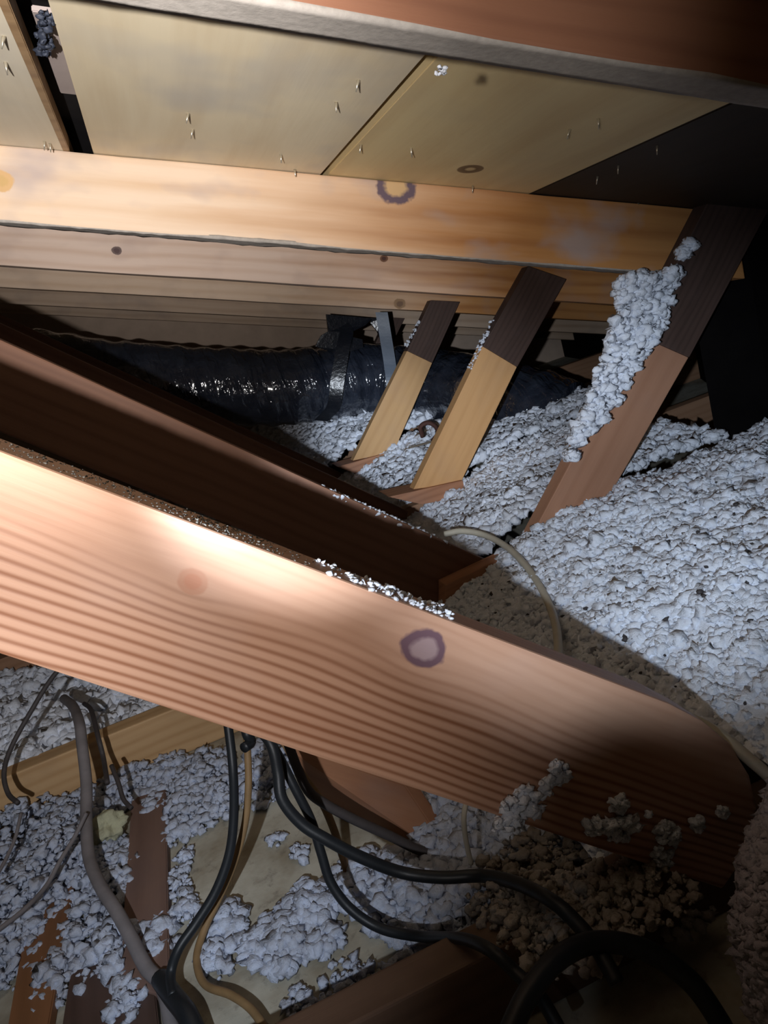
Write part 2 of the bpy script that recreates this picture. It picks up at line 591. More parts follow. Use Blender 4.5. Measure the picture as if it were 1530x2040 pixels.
M_RC = wood('rafter_tan', (0.74, 0.57, 0.43), (0.58, 0.40, 0.26), 6, 0.4, 2.7, end_tint=END_TINT, stain=0.35, stain_col=(0.34, 0.26, 0.22),
            knots=(knot_at(3, 797, 607, 0.018, (0.22, 0.13, 0.08), (0.36, 0.22, 0.12)), knot_at(3, 210, 603, 0.012, (0.12, 0.09, 0.07), (0.22, 0.16, 0.12))))
M_RD = wood('rafter_grey', (0.56, 0.42, 0.31), (0.40, 0.27, 0.18), 6, 0.4, 4.1, stain=0.4, stain_col=(0.30, 0.24, 0.21))
M_R0 = wood('rafter_red', (0.29, 0.135, 0.08), (0.19, 0.08, 0.05), 9, 0.4, 6.1, stain=0.12, stain_col=(0.30, 0.18, 0.13))

t0a, t0b = XZ((730, 37), YT[0]), XZ((1530, 172), YT[0])
rafter(0, t0a, t0b, 0.14, M_R0, 'nearest rafter, reddish with a dusty grey underside, across the top corner', -0.9, 1.95)
rA = rafter(1, b0, b1, 0.11, M_RA, 'bright pale rafter with a purple-ringed knot')
rafter(2, b0, b1, 0.11, M_RB, 'pinkish rafter second behind, directly under the bright ringed-knot one')
rafter(3, (b0[0], b0[1] + 0.006), (b1[0], b1[1] + 0.006), 0.11, M_RC, 'tan rafter behind the pinkish one, meeting the furthest wood-faced strut')
rafter(4, b0, b1, 0.11, M_RD, 'greyish rafter just above the black duct')
rafter(5, b0, b1, 0.11, M_RD, 'furthest rafter, mostly hidden behind the black duct')


def dust_strip(o, k, p0, p1, x0, x1, th=TH):
    """grey dust coat on a rafter's underside, a thin layer with a ragged lip"""
    s = (p1[1] - p0[1]) / (p1[0] - p0[0])
    bm = bmesh.new()
    N, Mv = 160, 6
    grid = []
    for i in range(N + 1):
        row = []
        x = x0 + (x1 - x0) * i / N
        for j in range(Mv + 1):
            y = YT[k] + 0.0005 + (th - 0.001) * j / Mv
            z = p0[1] + s * (x - p0[0]) - 0.0006 - (abs(noise.noise(Vector((x * 60, y * 60, k)))) * 0.004 + max(0, noise.noise(Vector((x * 18, y * 30, 7 + k)))) * 0.003) * (0.25 if k == 0 else 0.8)
            row.append(bm.verts.new((x, y, z)))
        grid.append(row)
    for i in range(N):
        for j in range(Mv):
            bm.faces.new((grid[i][j], grid[i + 1][j], grid[i + 1][j + 1], grid[i][j + 1]))
    r = bmesh.ops.extrude_face_region(bm, geom=list(bm.faces))
    for g in r['geom']:
        if isinstance(g, bmesh.types.BMVert):
            g.co.z += 0.006
    d = link('dust_coat', bm_mesh('dust_coat', bm, True), M_DUST, o, Matrix.Identity(4))
    d['label'] = 'grey dust coat along the underside'
    return d


for o in list(COL.objects):
    if o.name == 'rafter':
        dust_strip(o, 0, t0a, t0b, -0.9, 1.4)
dust_strip(rA, 1, b0, b1, -1.0, 1.0)

# ---- diagonal braces (tension webs)
B1 = [XZ(p, .55) for p in ((-600, 672), (1335, 1402), (1400, 1436), (1455, 1482), (1494, 1545), (1508, 1610), (1490, 1700), (1440, 1772), (-600, 1109))]
AX1 = (1.0, -0.92)
k1 = XZ((845, 1292), .55)
k2 = XZ((385, 1158), .55)


def quad_local(q, P):
    c = (sum(a[0] for a in q) / len(q), sum(a[1] for a in q) / len(q))
    return local(c, AX1, P)


l1, l2 = quad_local(B1, k1), quad_local(B1, k2)
M_B1 = wood('brace_pine', (0.54, 0.315, 0.21), (0.27, 0.115, 0.06), 24, 0.9, 0.77, stain=0.12, stain_col=(0.62, 0.48, 0.42),
            knots=((l1[0], l1[1], 0.0172, (0.36, 0.25, 0.25), (0.16, 0.09, 0.11)), (l2[0], l2[1], 0.010, (0.46, 0.22, 0.14), (0.47, 0.25, 0.165))),
            grad=(-0.022, 0.014), rough=0.5)
br0 = prism('diagonal_brace', B1, .55, .55 + 0.052, M_B1, None, 0.003, axis=AX1)
tag(br0, 'large pale pine brace with straight grain lines crossing the foreground', 'roof brace', 'diagonal roof braces')
B2 = [XZ((-450, 472), 1.32), XZ((1010, 1135), 1.32), XZ((985, 1260), 1.32), XZ((-450, 678), 1.32)]
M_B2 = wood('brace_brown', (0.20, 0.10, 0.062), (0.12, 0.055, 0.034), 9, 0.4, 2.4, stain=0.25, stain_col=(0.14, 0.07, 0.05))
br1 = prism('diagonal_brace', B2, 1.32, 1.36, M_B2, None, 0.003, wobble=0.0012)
tag(br1, 'dark brown brace in shadow, directly behind the large pale brace', 'roof brace', 'diagonal roof braces')
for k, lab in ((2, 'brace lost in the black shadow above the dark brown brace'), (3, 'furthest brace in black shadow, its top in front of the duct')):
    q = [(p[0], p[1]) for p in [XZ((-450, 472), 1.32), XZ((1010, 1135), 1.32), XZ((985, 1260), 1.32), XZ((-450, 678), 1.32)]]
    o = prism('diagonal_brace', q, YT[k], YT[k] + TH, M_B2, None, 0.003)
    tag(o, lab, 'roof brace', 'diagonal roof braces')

# ---- struts, each with a dark upper end and a reddish foot block
M_S = [wood('strut_wood_%d' % i, c1, c2, 6, 0.22, 1.3 * i + 0.4, stain=0.15) for i, (c1, c2) in enumerate((
    ((0.42, 0.22, 0.135), (0.30, 0.14, 0.08)), ((0.64, 0.36, 0.16), (0.46, 0.23, 0.085)), ((0.60, 0.36, 0.17), (0.44, 0.24, 0.10)), ((0.5, 0.3, 0.2), (0.4, 0.2, 0.1))))]


def strut(k, tl, tr, br, bl, cutl, cutr, mat, label, foot=None, th=0.038):
    """pixel corners of the strut's near face: top left, top right, bottom right, bottom left; cut = where the dark end stops"""
    Y = YT[k] - th
    g = lambda p: XZ(p, Y)
    root = prism('strut', [g(cutl), g(cutr), g(br), g(bl)], Y, YT[k] - 0.0005, mat, None, 0.002,
                 axis=(g(cutl)[0] - g(bl)[0], g(cutl)[1] - g(bl)[1]))
    tag(root, label, 'strut', 'struts leaning from the ceiling joists to the rafters')
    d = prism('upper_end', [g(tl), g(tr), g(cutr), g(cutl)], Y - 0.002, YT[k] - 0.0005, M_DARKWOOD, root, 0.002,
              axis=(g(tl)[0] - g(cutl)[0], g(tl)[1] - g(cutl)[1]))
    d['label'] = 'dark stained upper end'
    if foot:
        Yf = Y - 0.012
        f = prism('foot_block', [XZ(p, Yf) for p in foot], Yf, YT[k] + 0.05, M_REDWOOD, root, 0.002, axis=(1, 0))
        f['label'] = 'reddish block under the foot'
    return root


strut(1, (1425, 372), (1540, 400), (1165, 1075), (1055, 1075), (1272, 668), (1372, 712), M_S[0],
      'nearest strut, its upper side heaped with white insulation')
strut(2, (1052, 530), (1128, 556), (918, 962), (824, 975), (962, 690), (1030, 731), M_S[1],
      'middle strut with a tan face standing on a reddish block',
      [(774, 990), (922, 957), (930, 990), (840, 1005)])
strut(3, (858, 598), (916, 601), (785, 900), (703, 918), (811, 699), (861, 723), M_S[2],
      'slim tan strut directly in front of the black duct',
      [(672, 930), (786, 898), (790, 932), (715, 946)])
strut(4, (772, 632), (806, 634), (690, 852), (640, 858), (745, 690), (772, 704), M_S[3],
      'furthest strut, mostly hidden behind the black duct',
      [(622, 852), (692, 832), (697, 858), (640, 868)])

# ---- ceiling joists (bottom chords) running across the attic floor
ZJ = H - 0.575
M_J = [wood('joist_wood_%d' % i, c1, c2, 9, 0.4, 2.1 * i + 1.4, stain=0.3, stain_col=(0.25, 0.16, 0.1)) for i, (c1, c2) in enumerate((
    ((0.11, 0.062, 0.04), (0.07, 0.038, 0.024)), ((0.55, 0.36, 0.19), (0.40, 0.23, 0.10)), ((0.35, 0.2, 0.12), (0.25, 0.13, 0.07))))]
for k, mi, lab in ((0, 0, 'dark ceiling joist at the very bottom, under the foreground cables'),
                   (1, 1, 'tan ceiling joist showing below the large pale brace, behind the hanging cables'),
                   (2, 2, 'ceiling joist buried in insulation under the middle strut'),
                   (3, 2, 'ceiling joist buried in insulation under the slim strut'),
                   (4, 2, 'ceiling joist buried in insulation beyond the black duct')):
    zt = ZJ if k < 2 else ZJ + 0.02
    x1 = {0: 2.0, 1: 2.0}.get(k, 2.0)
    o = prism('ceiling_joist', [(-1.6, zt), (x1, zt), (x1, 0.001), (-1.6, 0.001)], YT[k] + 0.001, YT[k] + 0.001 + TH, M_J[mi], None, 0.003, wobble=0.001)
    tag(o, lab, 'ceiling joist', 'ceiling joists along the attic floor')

# reddish block at the foot of the dark brown brace
fb = prism('foot_block', [XZ(p, 1.30) for p in ((880, 1160), (1003, 1102), (1008, 1145), (880, 1230))], 1.282, 1.319, M_REDWOOD, None, 0.002, axis=(1, .0))
tag(fb, 'small reddish block at the foot of the dark brown brace', 'wood block')


# ------------------------------------------------------------------ loose-fill insulation
def ico(sub, seed, amp=0.35, fr=1.6):
    bm = bmesh.new()
    bmesh.ops.create_icosphere(bm, subdivisions=sub, radius=1.0)
    for v in bm.verts:
        q = noise.noise(v.co * fr + Vector((seed * 7.3, seed * 3.1, 0)))
        q2 = noise.noise(v.co * fr * 2.7 + Vector((seed, 0, seed * 5)))
        v.co *= 1 + amp * q * 1.6 + amp * 0.7 * q2
    bm.verts.ensure_lookup_table()
    V = np.array([v.co[:] for v in bm.verts])
    Fc = np.array([[v.index for v in f.verts] for f in bm.faces])
    bm.free()
    return V, Fc


ICO = [ico(2, s, 0.62, 2.3) for s in range(12)]
ICO1 = [ico(1, s + 20, 0.6, 2.0) for s in range(10)]


def rot_rand(n):
    q = rng.normal(size=(n, 4))
    q /= np.linalg.norm(q, axis=1)[:, None]
    w, x, y, z = q.T
    return np.stack([np.stack([1 - 2 * (y * y + z * z), 2 * (x * y - z * w), 2 * (x * z + y * w)], -1),
                     np.stack([2 * (x * y + z * w), 1 - 2 * (x * x + z * z), 2 * (y * z - x * w)], -1),
                     np.stack([2 * (x * z - y * w), 2 * (y * z + x * w), 1 - 2 * (x * x + y * y)], -1)], 1)


def np_mesh(name, V, Fc, smooth=True):
    me = bpy.data.meshes.new(name)
    me.vertices.add(len(V))
    me.vertices.foreach_set('co', V.astype(np.float32).ravel())
    k = Fc.shape[1]
    me.loops.add(Fc.size)
    me.loops.foreach_set('vertex_index', Fc.astype(np.int32).ravel())
    me.polygons.add(len(Fc))
    me.polygons.foreach_set('loop_start', np.arange(0, Fc.size, k, dtype=np.int32))
    me.update(calc_edges=True)
    if smooth:
        me.polygons.foreach_set('use_smooth', np.ones(len(Fc), bool))
    me.validate()
    return me


def lumps(P, S, small=False, squash=0.75):
    """tufts at points P (n,3) of radius S (n)"""
    src = ICO1 if small else ICO
    P, S = np.asarray(P, float), np.asarray(S, float)
    Rm = rot_rand(len(P))
    sc = rng.uniform(0.7, 1.25, size=(len(P), 3))
    which = rng.integers(0, len(src), len(P))
    Vs, Fs, off = [], [], 0
    for i in range(len(src)):
        idx = np.where(which == i)[0]
        if not len(idx):
            continue
        V0, F0 = src[i]
        V = V0[None] * sc[idx][:, None, :] * S[idx][:, None, None]
        V = np.einsum('nij,nkj->nki', Rm[idx], V)
        V[:, :, 2] *= squash
        V += P[idx][:, None, :]
        n = len(V0)
        Fs.append((F0[None] + (np.arange(len(idx)) * n)[:, None, None]).reshape(-1, 3) + off)
        Vs.append(V.reshape(-1, 3))
        off += n * len(idx)
    return np.concatenate(Vs), np.concatenate(Fs)


def ss(a, b, x):
    t = np.clip((x - a) / (b - a), 0, 1)
    return t * t * (3 - 2 * t)


def vnoise(x, y, sc, seed):
    return np.array([noise.noise(Vector((a * sc + seed, b * sc - seed, seed))) for a, b in zip(np.ravel(x), np.ravel(y))]).reshape(np.shape(x))


def fill_z(x, y):
    """height of the loose fill relative to the lens"""
    z = -0.600 + 0.115 * ss(0.22, 0.62, x) + 0.075 * ss(0.85, 1.9, x)
    z = z + 0.03 * ss(0.5, 0.9, x) * ss(1.4, 1.0, y)
    z = z + 0.075 * ss(2.3, 3.1, y) * ss(-0.2, 0.3, x) * ss(1.2, 0.7, x)
    z = z - 0.15 * ss(0.455, 0.36, y)
    z = z - 0.065 * np.exp(-((x - 0.55) / 0.20) ** 2) * ss(1.45, 1.7, y) * (y < 2.62)
    z = np.where(y > 1.36, np.maximum(z, -0.60 + 0 * x), z)
    return z


def heap(name, x0, x1, y0, y1, n, label, smin=0.006, smax=0.017, mat=None, step=0.012, keep=None, zf=fill_z, rel=0.016):
    xs = np.arange(x0, x1, step)
    ys = np.arange(y0, y1, step)
    X, Yg = np.meshgrid(xs, ys)
    Z = zf(X, Yg)
    amp = vnoise(X, Yg, 6.0, 1.7) * 0.9 + vnoise(X, Yg, 15.0, 4.1) * 0.8 + vnoise(X, Yg, 34.0, 8.1) * 0.7
    Z = Z + rel * amp
    V = np.stack([X, Yg, Z + H], -1).reshape(-1, 3)
    ny, nx = X.shape
    i = np.arange(ny - 1)[:, None] * nx + np.arange(nx - 1)[None]
    Q = np.stack([i, i + 1, i + nx + 1, i + nx], -1).reshape(-1, 4)
    if keep is not None:
        ctr = V[Q].mean(1)
        Q = Q[keep(ctr[:, 0], ctr[:, 1])]
    T = np.concatenate([Q[:, [0, 1, 2]], Q[:, [0, 2, 3]]])
    px, py = rng.uniform(x0, x1, n), rng.uniform(y0, y1, n)
    if keep is not None:
        kk = keep(px, py)
        px, py = px[kk], py[kk]
    pz = zf(px, py) + rel * (vnoise(px, py, 6.0, 1.7) * 0.9 + vnoise(px, py, 15.0, 4.1) * 0.8 + vnoise(px, py, 34.0, 8.1) * 0.7)
    S = smin + (smax - smin) * rng.beta(1.3, 3.0, len(px))
    LV, LF = lumps(np.stack([px, py, pz + H - S * 0.15], -1), S, squash=0.85)
    me = np_mesh(name, np.concatenate([V, LV]), np.concatenate([T, LF + len(V)]))
    o = link(name, me, mat or M_FLUFF)
    return tag(o, label, 'insulation', None, 'stuff')


heap('loose_insulation', 0.24, 1.165, 0.35, 1.315, 20000, 'white fluffy loose insulation heaped on the right beyond the large brace', 0.003, 0.015,
     keep=lambda x, y: (y > 0.61) | (x > 0.425))
heap('loose_insulation', 0.10, 1.06, 1.365, 1.93, 9000, 'white loose insulation between the nearest and middle struts', 0.005, 0.019)
heap('loose_insulation', -0.9, 0.10, 1.365, 1.93, 2600, 'bluish loose insulation behind the tan joist under the large brace', 0.008, 0.022, rel=0.03)
heap('loose_insulation', -0.2, 1.215, 1.985, 2.59, 5000, 'white loose insulation around the foot of the slim strut', 0.008, 0.024)
heap('loose_insulation', -0.3, 1.215, 2.645, 4.22, 5500, 'white loose insulation under the black duct', 0.010, 0.030, step=0.02)

bits = []
for _ in range(170):
    x, y = random.uniform(0.35, 1.15), random.uniform(0.62, 1.28)
    z = float(fill_z(np.array(x), np.array(y))) + 0.016 * (noise.noise(Vector((x * 6 + 1.7, y * 6 - 1.7, 1.7))) * 0.9 + noise.noise(Vector((x * 15 + 4.1, y * 15 - 4.1, 4.1))) * 0.8 + noise.noise(Vector((x * 34 + 8.1, y * 34 - 8.1, 8.1))) * 0.7)
    bits.append((x, y, z + H + 0.006))
V, Fc = lumps(bits, [random.uniform(0.0015, 0.0045) for _ in bits], small=True)
tag(link('debris_bits', np_mesh('debris_bits', V, Fc, False), M_DARKWIRE), 'dark debris bits speckled over the white insulation heap on the right', 'debris', None, 'stuff')

# piled on the upper side of the nearest strut
pl, sz = [], []
poly = [((1340, 545), 14), ((1362, 505), 10), ((1374, 488), 7), ((1300, 560), 46), ((1262, 572), 34), ((1285, 600), 55), ((1275, 640), 52), ((1255, 680), 46),
        ((1240, 715), 38), ((1222, 750), 36), ((1205, 790), 30), ((1185, 825), 24), ((1165, 850), 18), ((1150, 875), 12), ((1138, 905), 9)]
for (c, w) in poly:
    for _ in range(int(12 + w * 3.2)):
        a, r = random.uniform(0, 6.283), math.sqrt(random.random()) * w
        px, py = c[0] + math.cos(a) * r, c[1] + math.sin(a) * r * 0.8
        if py < 546 - (px - 1235) * 0.02 and px < 1325:
            continue
        pl.append(PY(px, py, random.uniform(1.225, 1.31))[:])
        sz.append(random.uniform(0.005, 0.0125))
V, Fc = lumps(pl, sz)
tag(link('clinging_insulation', np_mesh('clinging_insulation', V, Fc), M_FLUFF), 'white insulation piled down the upper side of the nearest strut', 'insulation', None, 'stuff')


V, Fc = lumps([v[:] for v in V_], [random.uniform(0.0015, 0.0045) for _ in V_])
tag(link('debris_clump', np_mesh('debris_clump', V, Fc), plain('blue_grey_debris', (0.045, 0.055, 0.085), 0.6, 0.4, 0.5, 90)), 'bluish black debris clump caught in the wide gap between roof boards', 'debris', None, 'stuff')


# patches on the plasterboard floor between the two nearest joists
def patches(name, spots, label, mat=None, smin=0.0025, smax=0.0105, z=-0.662, skip=True):
    P, S = [], []
    for (px, py, r, n) in spots:
        c = PZ(px, py, z + 0.012)
        for _ in range(int(n * 1.8)):
            a, q = random.uniform(0, 6.283), random.random() ** 0.75 * r
            x, y = c.x + math.cos(a) * q, c.y + math.sin(a) * q * 1.5
            if skip and (abs(y - 1.34) < 0.03 or abs(y - 0.57) < 0.03):
                continue
            s = smin + (smax - smin) * random.random() ** 2
            hh = max(0.0, (1 - (q / r) ** 2)) * r * 0.45 * random.random()
            P.append((x, y, H + z + s * 0.5 + hh))
            S.append(s)
    V, Fc = lumps(P, S)
    return tag(link(name, np_mesh(name, V, Fc), mat or M_FLUFF_OLD), label, 'insulation', None, 'stuff')


patches('insulation_tufts', [(40, 1650, .11, 360), (120, 1700, .10, 300), (60, 1780, .09, 240), (200, 1560, .06, 160), (20, 1870, .06, 160),
                             (130, 1640, .07, 220), (190, 1720, .05, 130), (220, 1750, .04, 80), (100, 1940, .035, 80), (220, 1890, .045, 130), (160, 1850, .04, 90), (250, 1990, .03, 50)],
        'bluish insulation tufts scattered at lower left, around the grey cable')
patches('insulation_tufts', [(270, 1545, .055, 220), (330, 1530, .04, 120), (400, 1540, .06, 230), (440, 1580, .04, 110), (380, 1600, .05, 150), (520, 1545, .05, 150), (540, 1500, .05, 130),
                             (350, 1640, .03, 50), (300, 1600, .02, 25)],
        'insulation tufts along the near side of the tan joist')
patches('insulation_tufts', [(610, 1795, .027, 170), (565, 1858, .034, 130), (450, 1825, .022, 90), (640, 1850, .022, 40), (505, 1875, .022, 45), (370, 1800, .02, 24), (310, 1860, .026, 50), (430, 1895, .02, 26)],
        'round insulation clump on the pale board, left of the lower cable bend', smax=0.012)
patches('insulation_tufts', [(870, 1600, .05, 190), (940, 1640, .05, 200), (1000, 1640, .04, 150), (880, 1660, .035, 80), (1030, 1680, .04, 90), (800, 1770, .05, 170), (880, 1800, .05, 200), (960, 1800, .05, 190),
                             (1050, 1800, .05, 160), (1120, 1780, .04, 120), (930, 1910, .035, 120), (980, 1930, .03, 90), (720, 1750, .04, 90), (1150, 1720, .05, 130), (1060, 1740, .04, 90)],
        'dusty insulation around the thick black cable', smax=0.012)
patches('insulation_tufts', [(690, 1960, .03, 50), (740, 1970, .03, 50), (600, 1990, .02, 20), (820, 1900, .02, 18), (545, 1660, .01, 8), (590, 1690, .012, 10), (350, 1750, .02, 26), (360, 1700, .015, 18)],
        'small dusty debris bits on the pale board at the bottom', smax=0.008)

patches('insulation_tufts', [(1000, 1770, .04, 60), (1060, 1720, .04, 60), (1130, 1740, .05, 90), (1210, 1740, .05, 80), (1290, 1740, .05, 80), (1180, 1800, .04, 40), (1080, 1810, .04, 40)],
        'brownish dusty tufts on the floor at lower right, behind the thick black cable', fluff_mat('brown_fill', (0.30, 0.27, 0.24), (0.15, 0.11, 0.085)), smax=0.009, z=-0.635)

patches('insulation_tufts', [(1010, 1800, .03, 60), (1060, 1790, .035, 110), (1120, 1800, .035, 120), (1180, 1790, .035, 110), (1240, 1770, .035, 100), (1080, 1850, .03, 60), (1150, 1845, .03, 60), (1300, 1745, .03, 60)],
        'dusty grey brown tufts lying on the dark joist under the cable loop', fluff_mat('grey_brown_fill', (0.40, 0.36, 0.32), (0.2, 0.15, 0.12)), smin=0.0015, smax=0.007, z=-0.578, skip=False)

# tufts stuck to the lower edge of the large brace
P, S = [], []
for (px, py, r, n) in ((1110, 1540, 22, 30), (1088, 1568, 14, 14), (1050, 1600, 34, 60), (1020, 1615, 22, 30), (1235, 1600, 20, 18), (1185, 1645, 18, 22), (1230, 1655, 26, 34), (1260, 1640, 12, 12), (1330, 1660, 22, 30),
                       (1320, 1705, 20, 26), (1385, 1640, 14, 12), (1290, 1625, 5, 3), (1440, 1620, 12, 7), (1005, 1640, 26, 34)):
    for _ in range(n):
        a, q = random.uniform(0, 6.283), math.sqrt(random.random()) * r
        P.append(PY(px + q * math.cos(a), py + q * math.sin(a), 0.55 - random.uniform(-0.001, 0.008))[:])
        S.append(random.uniform(0.002, 0.0055))
V, Fc = lumps(P, S)
tag(link('clinging_insulation', np_mesh('clinging_insulation', V, Fc), M_FLUFF), 'tufts of insulation stuck to the lower edge of the large pale brace', 'insulation', None, 'stuff')


# crumbs and dust on top edges
def crumbs(name, pts, n, Yr, spread, label, smin=0.0012, smax=0.004, mat=None, lift=0.0):
    P, S = [], []
    for _ in range(n):
        i = random.random() * (len(pts) - 1)
        k = int(i)
        f = i - k
        px = pts[k][0] * (1 - f) + pts[k + 1][0] * f
        py = pts[k][1] * (1 - f) + pts[k + 1][1] * f
        Y = random.uniform(*Yr)
        p = PY(px, py, Yr[0])
        P.append((p.x + random.uniform(-spread, spread) * .3, Y, p.z + lift + random.uniform(0, spread)))
        S.append(random.uniform(smin, smax))
    V, Fc = lumps(P, S, small=True)
    return tag(link(name, np_mesh(name, V, Fc, False), mat or M_FLUFF), label, 'insulation', None, 'stuff')


crumbs('insulation_crumbs', [(650, 1148), (920, 1243)], 150, (0.553, 0.595), 0.004, 'white insulation crumbs on top of the large pale brace', 0.0012, 0.0036)
crumbs('dust_layer', [(-200, 822), (400, 1047), (640, 1140)], 800, (0.556, 0.60), 0.0006, 'grey dust on the top edge of the large pale brace', 0.0006, 0.0014, M_DUST2)
crumbs('insulation_crumbs', [(645, 978), (760, 1028), (900, 1092)], 330, (1.322, 1.355), 0.006, 'white insulation crumbs on top of the dark brown brace', 0.002, 0.006)
crumbs('insulation_crumbs', [(985, 640), (940, 735)], 70, (1.905, 1.935), 0.004, 'crumbs along the upper edge of the middle strut', 0.002, 0.005)
crumbs('insulation_crumbs', [(838, 640), (812, 690)], 40, (2.565, 2.595), 0.004, 'crumbs along the upper edge of the slim strut', 0.002, 0.006)
crumbs('insulation_crumbs', [(870, 122), (890, 124)], 9, (0.57, 0.585), 0.0015, 'white fleck caught under the nearest rafter', 0.0012, 0.003, None, -0.004)

# ------------------------------------------------------------------ black flexible duct
t = NT('duct_plastic')
oc = t.n('ShaderNodeTexCoord').outputs['Object']
nz = t.noise(t.scale(oc, (1, 1, 1)), 16, 3, 0.6, 0.4)
nz2 = t.noise(t.scale(oc, (32, 6, 6)), 1.0, 2, 0.55, 0.5)
t.bump(t.math('ADD', t.math('MULTIPLY', nz, 0.6), t.math('MULTIPLY', nz2, 0.9)), 0.95, 0.022)
c = t.mix(t.ramp(nz, [(0.4, 0.0), (0.7, 1.0)]), (0.018, 0.022, 0.034), (0.035, 0.042, 0.06))
M_DUCT = t.done(c, 0.13, 0.9)
t.b.inputs['Coat Weight'].default_value = 1.0
t.b.inputs['Coat Roughness'].default_value = 0.1

DP = [PY(60, 735, 2.97), PY(200, 756, 2.97), PY(330, 766, 2.96), PY(450, 771, 2.95), PY(550, 773, 2.95), PY(640, 765, 2.96), PY(730, 758, 2.97), PY(810, 765, 2.9), PY(910, 780, 2.68), PY(1040, 815, 2.36), PY(1130, 845, 2.22)]


def duct_r(u, a, r):
    w = r * (1 + 0.020 * math.sin(u * 150) + 0.03 * noise.noise(Vector((u * 22, math.cos(a) * 1.6, math.sin(a) * 1.6))) + 0.018 * noise.noise(Vector((u * 70, math.cos(a) * 4, math.sin(a) * 4))))
    if 0.49 < u < 0.52: w *= 0.95
    return w


duct = tube('flexible_duct', DP, 0.142, M_DUCT, None, 22, 56, rfun=duct_r)
tag(duct, 'shiny black plastic-wrapped flexible air duct lying behind the struts', 'air duct')


def ribbon(name, pts, w, mat, wdir, parent=None, th=0.002):
    path = catmull([Vector(p) for p in pts], 8)
    bm = bmesh.new()
    rows = []
    wd = Vector(wdir).normalized() * w / 2
    for i, p in enumerate(path):
        T = (path[min(i + 1, len(path) - 1)] - path[max(i - 1, 0)]).normalized()
        nn = T.cross(wd).normalized() * th / 2
        rows.append([bm.verts.new(p + s * wd + u * nn) for s, u in ((-1, -1), (1, -1), (1, 1), (-1, 1))])
    for a, b in zip(rows, rows[1:]):
        for k in range(4):
            bm.faces.new((a[k], a[(k + 1) % 4], b[(k + 1) % 4], b[k]))
    bm.faces.new(rows[0][::-1])
    bm.faces.new(rows[-1])
    return link(name, bm_mesh(name, bm), mat, parent, Matrix.Identity(4))


M_STRAP = plain('strap_plastic', (0.12, 0.15, 0.20), 0.4, 0.5, 0.3, 30)
M_BAG = plain('black_film', (0.012, 0.014, 0.02), 0.25, 0.6, 0.3, 60, 0.6)
sb = ribbon('duct_strap', [PY(760, 622, 2.80), PY(768, 670, 2.79), PY(776, 720, 2.77), PY(782, 770, 2.75), PY(783, 812, 2.78)], 0.045, M_STRAP, W((1, 0, 0)))
tag(sb, 'bluish grey strap hanging down in front of the duct beside the slim strut', 'strap')
wr = ribbon('duct_strap', [PY(668, 628, 2.86), PY(690, 655, 2.83), PY(684, 690, 2.80), PY(672, 760, 2.78), PY(664, 810, 2.80), PY(640, 838, 2.87)], 0.05, M_BAG, W((1, 0.1, 0)))
tag(wr, 'black strap wrapped around the middle of the duct', 'strap')


def rag(name, outline, Y, mat, label, cat, depth=0.03):
    bm = bmesh.new()
    vs = [bm.verts.new(PY(x, y, Y + depth * noise.noise(Vector((x * .03, y * .03, 0))))) for x, y in outline]
    f = bm.faces.new(vs)
    r = bmesh.ops.extrude_face_region(bm, geom=[f])
    for g in r['geom']:
        if isinstance(g, bmesh.types.BMVert):
            g.co.y += 0.012
    return tag(link(name, bm_mesh(name, bm), mat), label, cat)


rag('plastic_scrap', [(650, 626), (742, 634), (728, 648), (700, 662), (704, 672), (722, 676), (724, 692), (700, 700), (660, 700), (628, 690), (640, 668), (654, 660)], 2.84, M_BAG,
    'torn black plastic bunched on top of the duct under the rafter', 'plastic scrap')
rag('plastic_scrap', [(742, 634), (757, 634), (765, 668), (772, 690), (764, 690), (752, 660), (738, 643)], 2.83, M_BAG, 'narrow black plastic tail beside the bluish strap', 'plastic scrap')

# dark curled scrap and a twig of wire between the two far struts
sc_ = tube('curled_scrap', [PY(842, 868, 2.35), PY(838, 850, 2.33), PY(852, 842, 2.32), PY(868, 850, 2.32), PY(872, 866, 2.34), PY(862, 880, 2.36)], 0.012, plain('rusty_scrap', (0.10, 0.045, 0.035), 0.8), None, 6, 8, 0.6)
tag(sc_, 'curled reddish brown scrap on the insulation between slim and middle struts', 'scrap')
tw = tube('twig', [PY(815, 892, 2.3), PY(838, 886, 2.3), PY(868, 878, 2.3)], 0.0035, plain('twig_brown', (0.2, 0.16, 0.12), 0.8), None, 6, 6)
tag(tw, 'thin brown twig on the insulation below the curled scrap', 'twig')

# ------------------------------------------------------------------ boards lying on the attic floor
M_STRIP = wood('strip_wood', (0.20, 0.125, 0.10), (0.12, 0.07, 0.055), 8, 0.4, 8.8, stain=0.4, stain_col=(0.13, 0.09, 0.09))
M_STRIP2 = wood('strip_wood_brown', (0.26, 0.12, 0.055), (0.15, 0.07, 0.03), 8, 0.4, 9.8, stain=0.4, stain_col=(0.10, 0.06, 0.04))


